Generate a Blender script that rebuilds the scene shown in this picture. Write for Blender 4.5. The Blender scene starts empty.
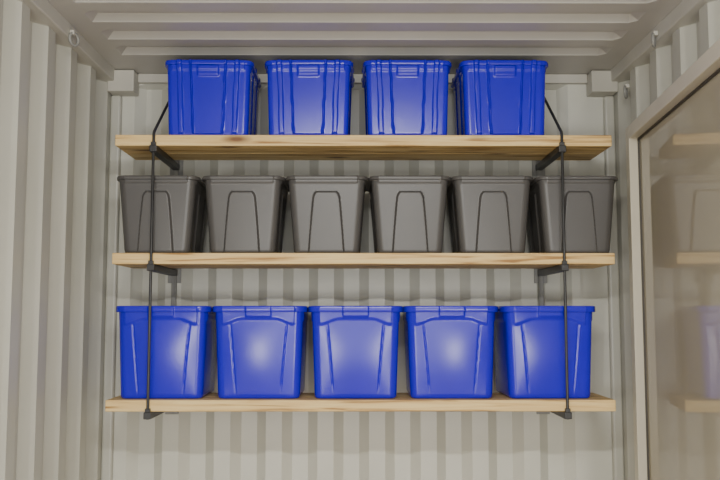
import bpy, bmesh, math, random
from mathutils import Vector, Matrix
random.seed(3)
C = bpy.context.scene.collection

# ------------------------------------------------------------ materials
def new_mat(name):
    m = bpy.data.materials.new(name); m.use_nodes = True
    nt = m.node_tree
    return m, nt, nt.nodes["Principled BSDF"]

def paint(name, c1, c2, rough=0.5, scale=3.0, bump=0.05, bscale=60, spec=0.5):
    m, nt, b = new_mat(name)
    tc = nt.nodes.new("ShaderNodeTexCoord")
    n = nt.nodes.new("ShaderNodeTexNoise"); n.inputs["Scale"].default_value = scale
    n.inputs["Detail"].default_value = 6
    r = nt.nodes.new("ShaderNodeValToRGB")
    r.color_ramp.elements[0].position = 0.3; r.color_ramp.elements[1].position = 0.7
    r.color_ramp.elements[0].color = (*c1, 1); r.color_ramp.elements[1].color = (*c2, 1)
    nt.links.new(tc.outputs["Object"], n.inputs["Vector"])
    nt.links.new(n.outputs["Fac"], r.inputs["Fac"])
    nt.links.new(r.outputs["Color"], b.inputs["Base Color"])
    b.inputs["Roughness"].default_value = rough
    b.inputs["Specular IOR Level"].default_value = spec
    if bump > 0:
        n2 = nt.nodes.new("ShaderNodeTexNoise"); n2.inputs["Scale"].default_value = bscale
        bp = nt.nodes.new("ShaderNodeBump"); bp.inputs["Strength"].default_value = bump
        bp.inputs["Distance"].default_value = 0.01
        nt.links.new(tc.outputs["Object"], n2.inputs["Vector"])
        nt.links.new(n2.outputs["Fac"], bp.inputs["Height"])
        nt.links.new(bp.outputs["Normal"], b.inputs["Normal"])
    return m

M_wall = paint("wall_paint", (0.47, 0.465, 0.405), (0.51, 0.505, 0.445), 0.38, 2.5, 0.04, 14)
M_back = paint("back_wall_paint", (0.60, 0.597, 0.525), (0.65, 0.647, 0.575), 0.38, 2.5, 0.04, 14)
M_ceil = paint("ceiling_paint", (0.50, 0.485, 0.445), (0.56, 0.545, 0.50), 0.42, 2.0, 0.04, 14)
M_rail = paint("rail_paint", (0.49, 0.475, 0.415), (0.54, 0.525, 0.465), 0.42, 5, 0.03, 30)
M_blue = paint("blue_plastic", (0.017, 0.0035, 0.52), (0.021, 0.0045, 0.58), 0.22, 4, 0.02, 220, spec=0.42)
M_grey = paint("grey_plastic", (0.080, 0.076, 0.074), (0.090, 0.086, 0.083), 0.38, 4, 0.03, 220)
M_steel = paint("dark_steel", (0.020, 0.020, 0.022), (0.04, 0.04, 0.04), 0.4, 12, 0.03, 80)
M_galv = paint("galvanised_steel", (0.22, 0.22, 0.21), (0.30, 0.30, 0.28), 0.45, 12, 0.03, 80)
M_dframe = paint("door_frame_paint", (0.62, 0.575, 0.46), (0.66, 0.615, 0.50), 0.35, 4, 0.02, 40)
M_pane = paint("door_panel_gloss", (0.40, 0.36, 0.265), (0.42, 0.38, 0.285), 0.025, 2, 0.0, spec=0.42)
M_seal = paint("rubber_seal", (0.06, 0.055, 0.045), (0.08, 0.07, 0.06), 0.6, 8, 0.0)
M_floor = paint("floor_plywood", (0.36, 0.28, 0.20), (0.46, 0.37, 0.27), 0.55, 3, 0.05, 40)
M_lamp = paint("lamp_housing_white", (0.75, 0.75, 0.73), (0.8, 0.8, 0.78), 0.4, 4, 0.0)

def wood():
    m, nt, b = new_mat("pine_wood")
    tc = nt.nodes.new("ShaderNodeTexCoord")
    mp = nt.nodes.new("ShaderNodeMapping"); mp.inputs["Scale"].default_value = (1.1, 20, 26)
    n = nt.nodes.new("ShaderNodeTexNoise"); n.inputs["Scale"].default_value = 2.4
    n.inputs["Detail"].default_value = 8; n.inputs["Distortion"].default_value = 0.8
    r = nt.nodes.new("ShaderNodeValToRGB")
    e = r.color_ramp.elements
    e[0].position = 0.34; e[0].color = (0.36, 0.19, 0.055, 1)
    e[1].position = 0.64; e[1].color = (0.85, 0.63, 0.29, 1)
    x = e.new(0.46); x.color = (0.74, 0.50, 0.20, 1)
    mp2 = nt.nodes.new("ShaderNodeMapping"); mp2.inputs["Scale"].default_value = (2.6, 7, 9)
    v = nt.nodes.new("ShaderNodeTexVoronoi"); v.inputs["Scale"].default_value = 1.0
    kr = nt.nodes.new("ShaderNodeValToRGB")
    kr.color_ramp.elements[0].position = 0.05; kr.color_ramp.elements[0].color = (1, 1, 1, 1)
    kr.color_ramp.elements[1].position = 0.19; kr.color_ramp.elements[1].color = (0, 0, 0, 1)
    mx = nt.nodes.new("ShaderNodeMixRGB"); mx.inputs["Color2"].default_value = (0.20, 0.09, 0.03, 1)
    L = nt.links
    L.new(tc.outputs["Object"], mp.inputs["Vector"]); L.new(mp.outputs["Vector"], n.inputs["Vector"])
    L.new(n.outputs["Fac"], r.inputs["Fac"]); L.new(tc.outputs["Object"], mp2.inputs["Vector"])
    L.new(mp2.outputs["Vector"], v.inputs["Vector"]); L.new(v.outputs["Distance"], kr.inputs["Fac"])
    L.new(kr.outputs["Color"], mx.inputs["Fac"]); L.new(r.outputs["Color"], mx.inputs["Color1"])
    L.new(mx.outputs["Color"], b.inputs["Base Color"])
    bp = nt.nodes.new("ShaderNodeBump"); bp.inputs["Strength"].default_value = 0.2
    bp.inputs["Distance"].default_value = 0.004
    L.new(n.outputs["Fac"], bp.inputs["Height"]); L.new(bp.outputs["Normal"], b.inputs["Normal"])
    b.inputs["Roughness"].default_value = 0.6
    return m
M_wood = wood()

# ------------------------------------------------------------ helpers
def obj_from(name, verts, faces, mat, smooth=False, parent=None, recalc=True):
    me = bpy.data.meshes.new(name)
    me.from_pydata([tuple(v) for v in verts], [], faces)
    if recalc:
        bm = bmesh.new(); bm.from_mesh(me)
        bmesh.ops.recalc_face_normals(bm, faces=bm.faces)
        bm.to_mesh(me); bm.free()
    me.materials.append(mat)
    for p in me.polygons: p.use_smooth = smooth
    o = bpy.data.objects.new(name, me); C.objects.link(o)
    if parent: o.parent = parent
    return o

def box(name, lo, hi, mat, bevel=0.003, parent=None, seg=2):
    x0, y0, z0 = lo; x1, y1, z1 = hi
    v = [(x0,y0,z0),(x1,y0,z0),(x1,y1,z0),(x0,y1,z0),(x0,y0,z1),(x1,y0,z1),(x1,y1,z1),(x0,y1,z1)]
    f = [(0,3,2,1),(4,5,6,7),(0,1,5,4),(1,2,6,5),(2,3,7,6),(3,0,4,7)]
    o = obj_from(name, v, f, mat, parent=parent)
    if bevel > 0:
        m = o.modifiers.new("bevel", 'BEVEL'); m.width = bevel; m.segments = seg
    return o

def empty(name, loc=(0,0,0)):
    e = bpy.data.objects.new(name, None); C.objects.link(e); e.location = loc
    e.empty_display_size = 0.1
    return e

def tube(name, pts, r, mat, parent=None, cyclic=False):
    cu = bpy.data.curves.new(name, 'CURVE'); cu.dimensions = '3D'
    cu.bevel_depth = r; cu.bevel_resolution = 4; cu.use_fill_caps = True
    s = cu.splines.new('POLY'); s.points.add(len(pts)-1)
    for i, p in enumerate(pts): s.points[i].co = (*p, 1)
    s.use_cyclic_u = cyclic
    o = bpy.data.objects.new(name, cu); C.objects.link(o)
    dg = bpy.context.evaluated_depsgraph_get()
    me = bpy.data.meshes.new_from_object(o.evaluated_get(dg))
    bpy.data.objects.remove(o)
    me.materials.clear(); me.materials.append(mat)
    for p in me.polygons: p.use_smooth = True
    o = bpy.data.objects.new(name, me); C.objects.link(o)
    if parent: o.parent = parent
    return o

def trap_profile(a0, a1, w_in, slope, w_out, depth, start_pad):
    pts = [(a0, 0.0)]
    a = a0 + start_pad
    pitch = w_out + 2*slope + w_in
    while a + 2*slope + w_out <= a1 - 0.01:
        pts += [(a, 0), (a+slope, depth), (a+slope+w_out, depth), (a+2*slope+w_out, 0)]
        a += pitch
    pts.append((a1, 0.0))
    return pts

# ------------------------------------------------------------ room shell
W = 1.175; H = 2.39; LEN = 6.0

def corr_panel(name, prof, cross, place, mat):
    verts = []; faces = []
    nb = len(cross)
    for a, off in prof:
        for b, f in cross:
            verts.append(place(a, b, off*f))
    for i in range(len(prof)-1):
        for j in range(nb-1):
            k = i*nb+j
            faces.append((k, k+1, k+nb+1, k+nb))
    o = obj_from(name, verts, faces, mat)
    s = o.modifiers.new("thick", 'SOLIDIFY'); s.thickness = 0.002; s.offset = 0
    return o

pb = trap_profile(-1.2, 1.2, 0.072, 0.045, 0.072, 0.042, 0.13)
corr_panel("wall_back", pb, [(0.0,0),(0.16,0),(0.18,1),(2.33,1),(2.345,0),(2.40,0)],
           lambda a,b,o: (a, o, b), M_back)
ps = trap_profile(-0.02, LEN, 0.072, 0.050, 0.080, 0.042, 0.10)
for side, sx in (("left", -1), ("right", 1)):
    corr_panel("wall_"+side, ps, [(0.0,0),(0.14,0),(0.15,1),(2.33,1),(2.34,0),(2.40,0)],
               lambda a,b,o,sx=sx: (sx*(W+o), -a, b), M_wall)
    x0, x1 = sorted((sx*(W+0.04), sx*(W-0.035)))
    box("trim_top_rail_"+side, (x0, -LEN, 2.332), (x1, -0.003, 2.392), M_rail, 0.006)
    x0, x1 = sorted((sx*(W+0.0), sx*(W-0.02)))
    box("baseboard_"+side, (x0, -LEN, 0.0), (x1, -0.06, 0.14), M_rail, 0.004)
pc = trap_profile(-0.02, LEN, 0.085, 0.028, 0.065, 0.026, 0.33)
corr_panel("ceiling", pc, [(-1.21,0),(-1.05,0),(-1.02,1),(1.02,1),(1.05,0),(1.21,0)],
           lambda a,b,o: (b, -a, H+o), M_ceil)
box("trim_header_back", (-1.05, -0.03, 2.345), (1.05, -0.001, 2.388), M_rail, 0.004)
box("floor", (-1.2, -LEN, -0.03), (1.2, 0.03, 0.0), M_floor, 0)

for sx in (-1, 1):
    x0, x1 = sorted((sx*1.172, sx*1.05))
    box("corner_casting", (x0, -0.10, 2.285), (x1, -0.002, 2.386), M_rail, 0.006)
for n, sx in (("left", -1), ("right", 1)):
    x0, x1 = sorted((sx*1.174, sx*1.125))
    box("trim_corner_post_"+n, (x0, -0.035, 0.0), (x1, -0.002, 2.285), M_wall, 0.012, seg=3)

def lashing_ring(x, y, z, sx):
    e = empty("lashing_ring", (x, y, z))
    pts = [(-sx*0.014+0.010*math.cos(t), 0.020*math.cos(t), -0.024+0.024*math.sin(t)) for t in [i*math.tau/20 for i in range(20)]]
    tube("ring", pts, 0.006, M_galv, e, True)
    x0, x1 = sorted((0, -sx*0.018))
    box("lug", (x0, -0.014, -0.008), (x1, 0.014, 0.01), M_rail, 0.003, e)
lashing_ring(-1.139, -0.70, 2.352, -1)
lashing_ring(1.139, -0.70, 2.352, 1)
lashing_ring(1.173, -0.24, 2.27, 1)
lashing_ring(-1.139, -3.0, 2.352, -1)
lashing_ring(1.139, -3.0, 2.352, 1)

# ------------------------------------------------------------ totes
def sstep(a, b, x):
    if a == b: return 1.0 if x >= a else 0.0
    t = max(0, min(1, (x-a)/(b-a))); return t*t*(3-2*t)

def tote_mesh(name, wt, wb, dt, db, h, rad, feat, mat, lip=0.010, liph=0.03, rows=64):
    nf, nsd, nc = 96, 36, 8
    def ring(w, d, r, v, off, usef=True):
        hw, hd = w/2+off, d/2+off
        r = r+off
        pts = []
        def edge(p0, p1, n, nrm, kind):
            for i in range(n):
                t = i/n; x = p0[0]+(p1[0]-p0[0])*t; y = p0[1]+(p1[1]-p0[1])*t
                u = -1+2*t
                dsp = feat(kind, u, v) if usef else 0
                pts.append((x+nrm[0]*dsp, y+nrm[1]*dsp))
        def arc(cx, cy, a0, n):
            for i in range(n):
                a = a0+ (math.pi/2)*i/n
                pts.append((cx+r*math.cos(a), cy+r*math.sin(a)))
        edge((-hw+r,-hd),(hw-r,-hd),nf,(0,-1),'f'); arc(hw-r,-hd+r,-math.pi/2,nc)
        edge((hw,-hd+r),(hw,hd-r),nsd,(1,0),'s'); arc(hw-r,hd-r,0,nc)
        edge((hw-r,hd),(-hw+r,hd),nf,(0,1),'f'); arc(-hw+r,hd-r,math.pi/2,nc)
        edge((-hw,hd-r),(-hw,-hd+r),nsd,(-1,0),'s'); arc(-hw+r,-hd+r,math.pi,nc)
        return pts
    rings = []
    def at(v): return wb+(wt-wb)*v, db+(dt-db)*v
    for k in range(5):
        a = k/4*math.pi/2
        w, d = at(0)
        rings.append((ring(w, d, rad, 0.0, -0.012*(1-math.sin(a)), True), 0.012*(1-math.cos(a))))
    vt = 1-liph/h
    for i in range(1, rows+1):
        v = 0.03+ (vt-0.03)*i/rows
        w, d = at(v)
        rings.append((ring(w, d, rad, v, 0), v*h))
    w, d = at(1)
    z0 = vt*h
    lp = [(lip*0.55, z0+0.0005), (lip*0.9, z0+0.001), (lip, z0+0.003), (lip, h-0.005), (lip*0.85, h-0.001),
          (lip*0.5, h), (-0.001, h), (-0.004, h-0.002)]
    for off, z in lp:
        rings.append((ring(w, d, rad, 1.0, off, True), z))
    for v in (0.9, 0.6, 0.3, 0.02):
        w2, d2 = at(v)
        rings.append((ring(w2, d2, rad, v, -0.006, False), v*h+0.001))
    n = len(rings[0][0])
    verts = []; faces = []
    for pts, z in rings:
        for p in pts: verts.append((p[0], p[1], z))
    for i in range(len(rings)-1):
        for j in range(n):
            a = i*n+j; b = i*n+(j+1) % n
            faces.append((a, b, b+n, a+n))
    faces.append(tuple(range(n-1, -1, -1)))
    faces.append(tuple(range((len(rings)-1)*n, len(rings)*n)))
    me = bpy.data.meshes.new(name)
    me.from_pydata(verts, [], faces)
    me.materials.append(mat)
    for p in me.polygons: p.use_smooth = len(p.vertices) == 4
    bm = bmesh.new(); bm.from_mesh(me)
    for e in bm.edges:
        if len(e.link_faces) == 2 and e.calc_face_angle(0) > math.radians(50): e.smooth = False
    bm.to_mesh(me); bm.free()
    return me

def feat_A(kind, u, v):
    d = 0.0
    if kind == 'f':
        a = abs(u)
        w0 = 0.42+0.06*v
        d += 0.003*sstep(w0+0.02, w0-0.02, a)
        d += 0.008*sstep(0.035, 0.018, abs(a-w0))
        w1 = 0.76
        d += 0.008*sstep(0.075, 0.05, abs(a-w1-0.03*v))*sstep(0.02, 0.06, v)
        if v < 0.93:
            d += 0.006*sstep(0.79, 0.81, v)*sstep(0.30, 0.28, a)
        d += 0.004*sstep(0.865, 0.875, v)*(1 if v < 0.95 else 0.6)
    else:
        d += 0.003*sstep(0.86, 0.88, v)
        d += 0.004*sstep(0.06, 0.03, abs(abs(u)-0.45))
    return d*(sstep(0, 0.05, v) if v < 0.05 else 1)

def feat_B(kind, u, v):
    d = 0.0
    a = abs(u)
    if kind == 'f':
        d += 0.008*(1-u*u)*math.sin(math.pi*min(1, v*1.05))
        top = 0.86-0.06*sstep(0.45, 1.0, a)
        d += 0.005*sstep(top-0.01, top+0.01, v)
        d += 0.006*sstep(0.875, 0.89, v)*sstep(0.36, 0.33, a)
        w0 = 0.66+0.16*v
        d -= 0.003*sstep(0.04, 0.0, abs(a-w0))*sstep(0.02, 0.2, v)*sstep(0.84, 0.75, v)
    else:
        d += 0.004*(1-u*u)*math.sin(math.pi*min(1, v*1.05))
        d += 0.004*sstep(0.82, 0.85, v)
    return d

def feat_C(kind, u, v):
    d = 0.0
    a = abs(u)
    if kind == 'f':
        w0 = 0.68-0.28*min(1, v/0.80)
        top = 0.80
        r = 0.10
        edge = w0
        if v > top-r:
            t = (v-(top-r))/r
            edge = w0-0.13*(1-math.sqrt(max(0, 1-min(1,t)**2)))
        d += 0.016*sstep(edge+0.04, edge-0.02, a)*sstep(top+0.006, top-0.012, v)
        d += 0.004*sstep(0.90, 0.92, v)
        d += 0.003*(1-u*u)*(1-v)
    else:
        d += 0.004*sstep(0.90, 0.92, v)
        d += 0.005*sstep(0.06, 0.03, abs(a-0.5))*sstep(0.84, 0.8, v)
    return d

FRONT = -0.45
DA, DB, DC = 0.375, 0.375, 0.375
mA = tote_mesh("blue_storage_tote_short", 0.352, 0.333, DA, 0.355, 0.323, 0.022, feat_A, M_blue, lip=0.009, liph=0.020)
mB = tote_mesh("blue_storage_tote_tall", 0.362, 0.336, DB, 0.35, 0.378, 0.032, feat_B, M_blue, lip=0.011, liph=0.026)
mC = tote_mesh("grey_storage_tote", 0.322, 0.270, DC, 0.34, 0.323, 0.03, feat_C, M_grey, lip=0.009, liph=0.016)

S_TOP, S_MID, S_BOT = 2.007, 1.517, 0.923
def place(name, me, x, z, dep, yaw=0.0, dy=0.0):
    o = bpy.data.objects.new(name, me); C.objects.link(o)
    o.location = (x, FRONT+0.03+dep/2+dy, z+0.0005); o.rotation_euler = (0, 0, math.radians(yaw))
for x, yw in zip((-0.655, -0.231, 0.184, 0.594), (0.6, -0.5, 0.3, 0.2)):
    place("blue_storage_tote", mA, x, S_TOP, DA, yw)
for x, yw in zip((-0.862, -0.504, -0.155, 0.192, 0.539, 0.893), (0.3, -0.2, 0, 0.2, -0.3, 0)):
    place("grey_storage_tote", mC, x, S_MID, DC, yw)
for x, yw in zip((-0.830, -0.430, -0.034, 0.361, 0.762), (0.4, -0.3, 0.2, -0.2, 1.0)):
    place("blue_storage_tote", mB, x, S_BOT, DB, yw)

# ------------------------------------------------------------ shelf unit
for i, (z, dx) in enumerate(((S_TOP, 0.0), (S_MID, 0.0), (S_BOT, -0.012))):
    e = empty("wooden_shelf", (dx, 0, 0))
    hw = 1.028
    for k, (y0, y1) in enumerate(((FRONT, FRONT+0.163), (FRONT+0.167, FRONT+0.33))):
        o = box("plank_%d" % (k+1), (-hw, y0, -0.046), (hw, y1, 0.0), M_wood, 0.003, e)
        for v in o.data.vertices: v.co.x += 7.3*i+3.1*k
        o.location = (-(7.3*i+3.1*k), 0, z)

for X in (-0.866, 0.818):
    br = empty("shelf_bracket_frame")
    for z in (S_TOP, S_MID, S_BOT):
        zt = z-0.0465
        box("arm", (X-0.015, FRONT-0.022, zt-0.028), (X+0.015, -0.004, zt), M_steel, 0.003, br)
        box("arm_clip", (X-0.010, FRONT-0.020, zt-0.0005), (X+0.010, FRONT-0.001, zt+0.014), M_steel, 0.002, br)
        box("arm_plate", (X-0.03, -0.012, zt-0.06), (X+0.03, -0.001, zt+0.03), M_galv, 0.002, br)
    box("back_post", (X-0.011, -0.022, S_BOT-0.07), (X+0.011, -0.002, S_TOP-0.03), M_galv, 0.003, br)
    yr = FRONT-0.011
    tube("rod", [(X, yr, S_BOT-0.076), (X, yr, S_TOP+0.00), (X, yr+0.006, S_TOP+0.012), (X, -0.04, 2.325)], 0.0060, M_steel, br)
    box("rod_anchor", (X-0.02, -0.05, 2.29), (X+0.02, -0.002, 2.343), M_steel, 0.003, br)

# ------------------------------------------------------------ door leaf (ajar on right wall)
door = empty("door_1", (1.137, -0.345, 0.0))
door.rotation_euler = (0, 0, math.radians(-90-5.0))
DL, DH = 1.75, 2.058
def dbox(n, lo, hi, m, bv=0.003): return box(n, lo, hi, m, bv, door)
T0, T1 = -0.018, 0.034
dbox("stile_1", (0, T0, 0.012), (0.06, T1, DH), M_dframe)
dbox("stile_2", (DL-0.08, T0, 0.012), (DL, T1, DH), M_dframe)
dbox("top_rail", (0.06, T0, DH-0.055), (DL-0.08, T1, DH), M_dframe)
dbox("bottom_rail", (0.06, T0, 0.012), (DL-0.08, T1, 0.12), M_dframe)
dbox("pane", (0.055, 0.024, 0.115), (DL-0.075, 0.031, DH-0.05), M_pane, 0)
for a, b in (((0.06, 0.017, 0.12), (0.068, 0.026, DH-0.055)), ((DL-0.086, 0.019, 0.12), (DL-0.08, 0.026, DH-0.055)),
             ((0.066, 0.017, DH-0.063), (DL-0.086, 0.026, DH-0.055)), ((0.066, 0.019, 0.12), (DL-0.086, 0.026, 0.126))):
    dbox("seal", a, b, M_seal, 0.001)
dbox("latch", (1.03, 0.006, 1.116), (1.14, 0.025, 1.138), M_blue, 0.004)

# ------------------------------------------------------------ ceiling lamp (unseen, added above the view for harder contrast)
lampe = empty("added_batten_lamp", (0, -3.3, 2.35))
box("housing", (-0.62, -0.05, 0.0), (0.62, 0.05, 0.036), M_lamp, 0.006, lampe)

# ------------------------------------------------------------ lights
def area(name, loc, rot, sx, sy, power, col):
    l = bpy.data.lights.new(name, 'AREA'); l.shape = 'RECTANGLE'; l.size = sx; l.size_y = sy
    l.energy = power; l.color = col
    o = bpy.data.objects.new(name, l); C.objects.link(o); o.location = loc
    o.rotation_euler = [math.radians(a) for a in rot]
    return o
warm = (1.0, 0.98, 0.93)
area("daylight_opening", (0, -5.9, 1.25), (90, 0, 0), 2.2, 2.2, 66, warm)
area("added_ceiling_light", (0, -3.3, 2.32), (30, 0, 0), 1.2, 0.08, 50, warm)  # added light under the unseen housing, for stronger contrast from above
area("glare_light_a", (-0.90, -4.6, 0.75), (90, 0, 0), 0.08, 0.50, 24, warm)  # unseen strip light, added to put glare on the left bottom totes
area("glare_light_b", (0.90, -4.6, 0.75), (90, 0, 0), 0.08, 0.50, 24, warm)  # its unseen twin, added for glare on the right bottom totes

w = bpy.data.worlds.new("world"); bpy.context.scene.world = w; w.use_nodes = True
w.node_tree.nodes["Background"].inputs["Color"].default_value = (0.9, 0.93, 1.0, 1)
w.node_tree.nodes["Background"].inputs["Strength"].default_value = 0.3

# ------------------------------------------------------------ camera
cam = bpy.data.cameras.new("camera"); co = bpy.data.objects.new("camera", cam); C.objects.link(co)
cam.sensor_width = 36; cam.lens = 42.5; cam.clip_start = 0.05
co.location = (-0.032, -3.917, 1.26)
co.rotation_euler = (math.radians(95.109), 0, math.radians(-0.27))
bpy.context.scene.camera = co
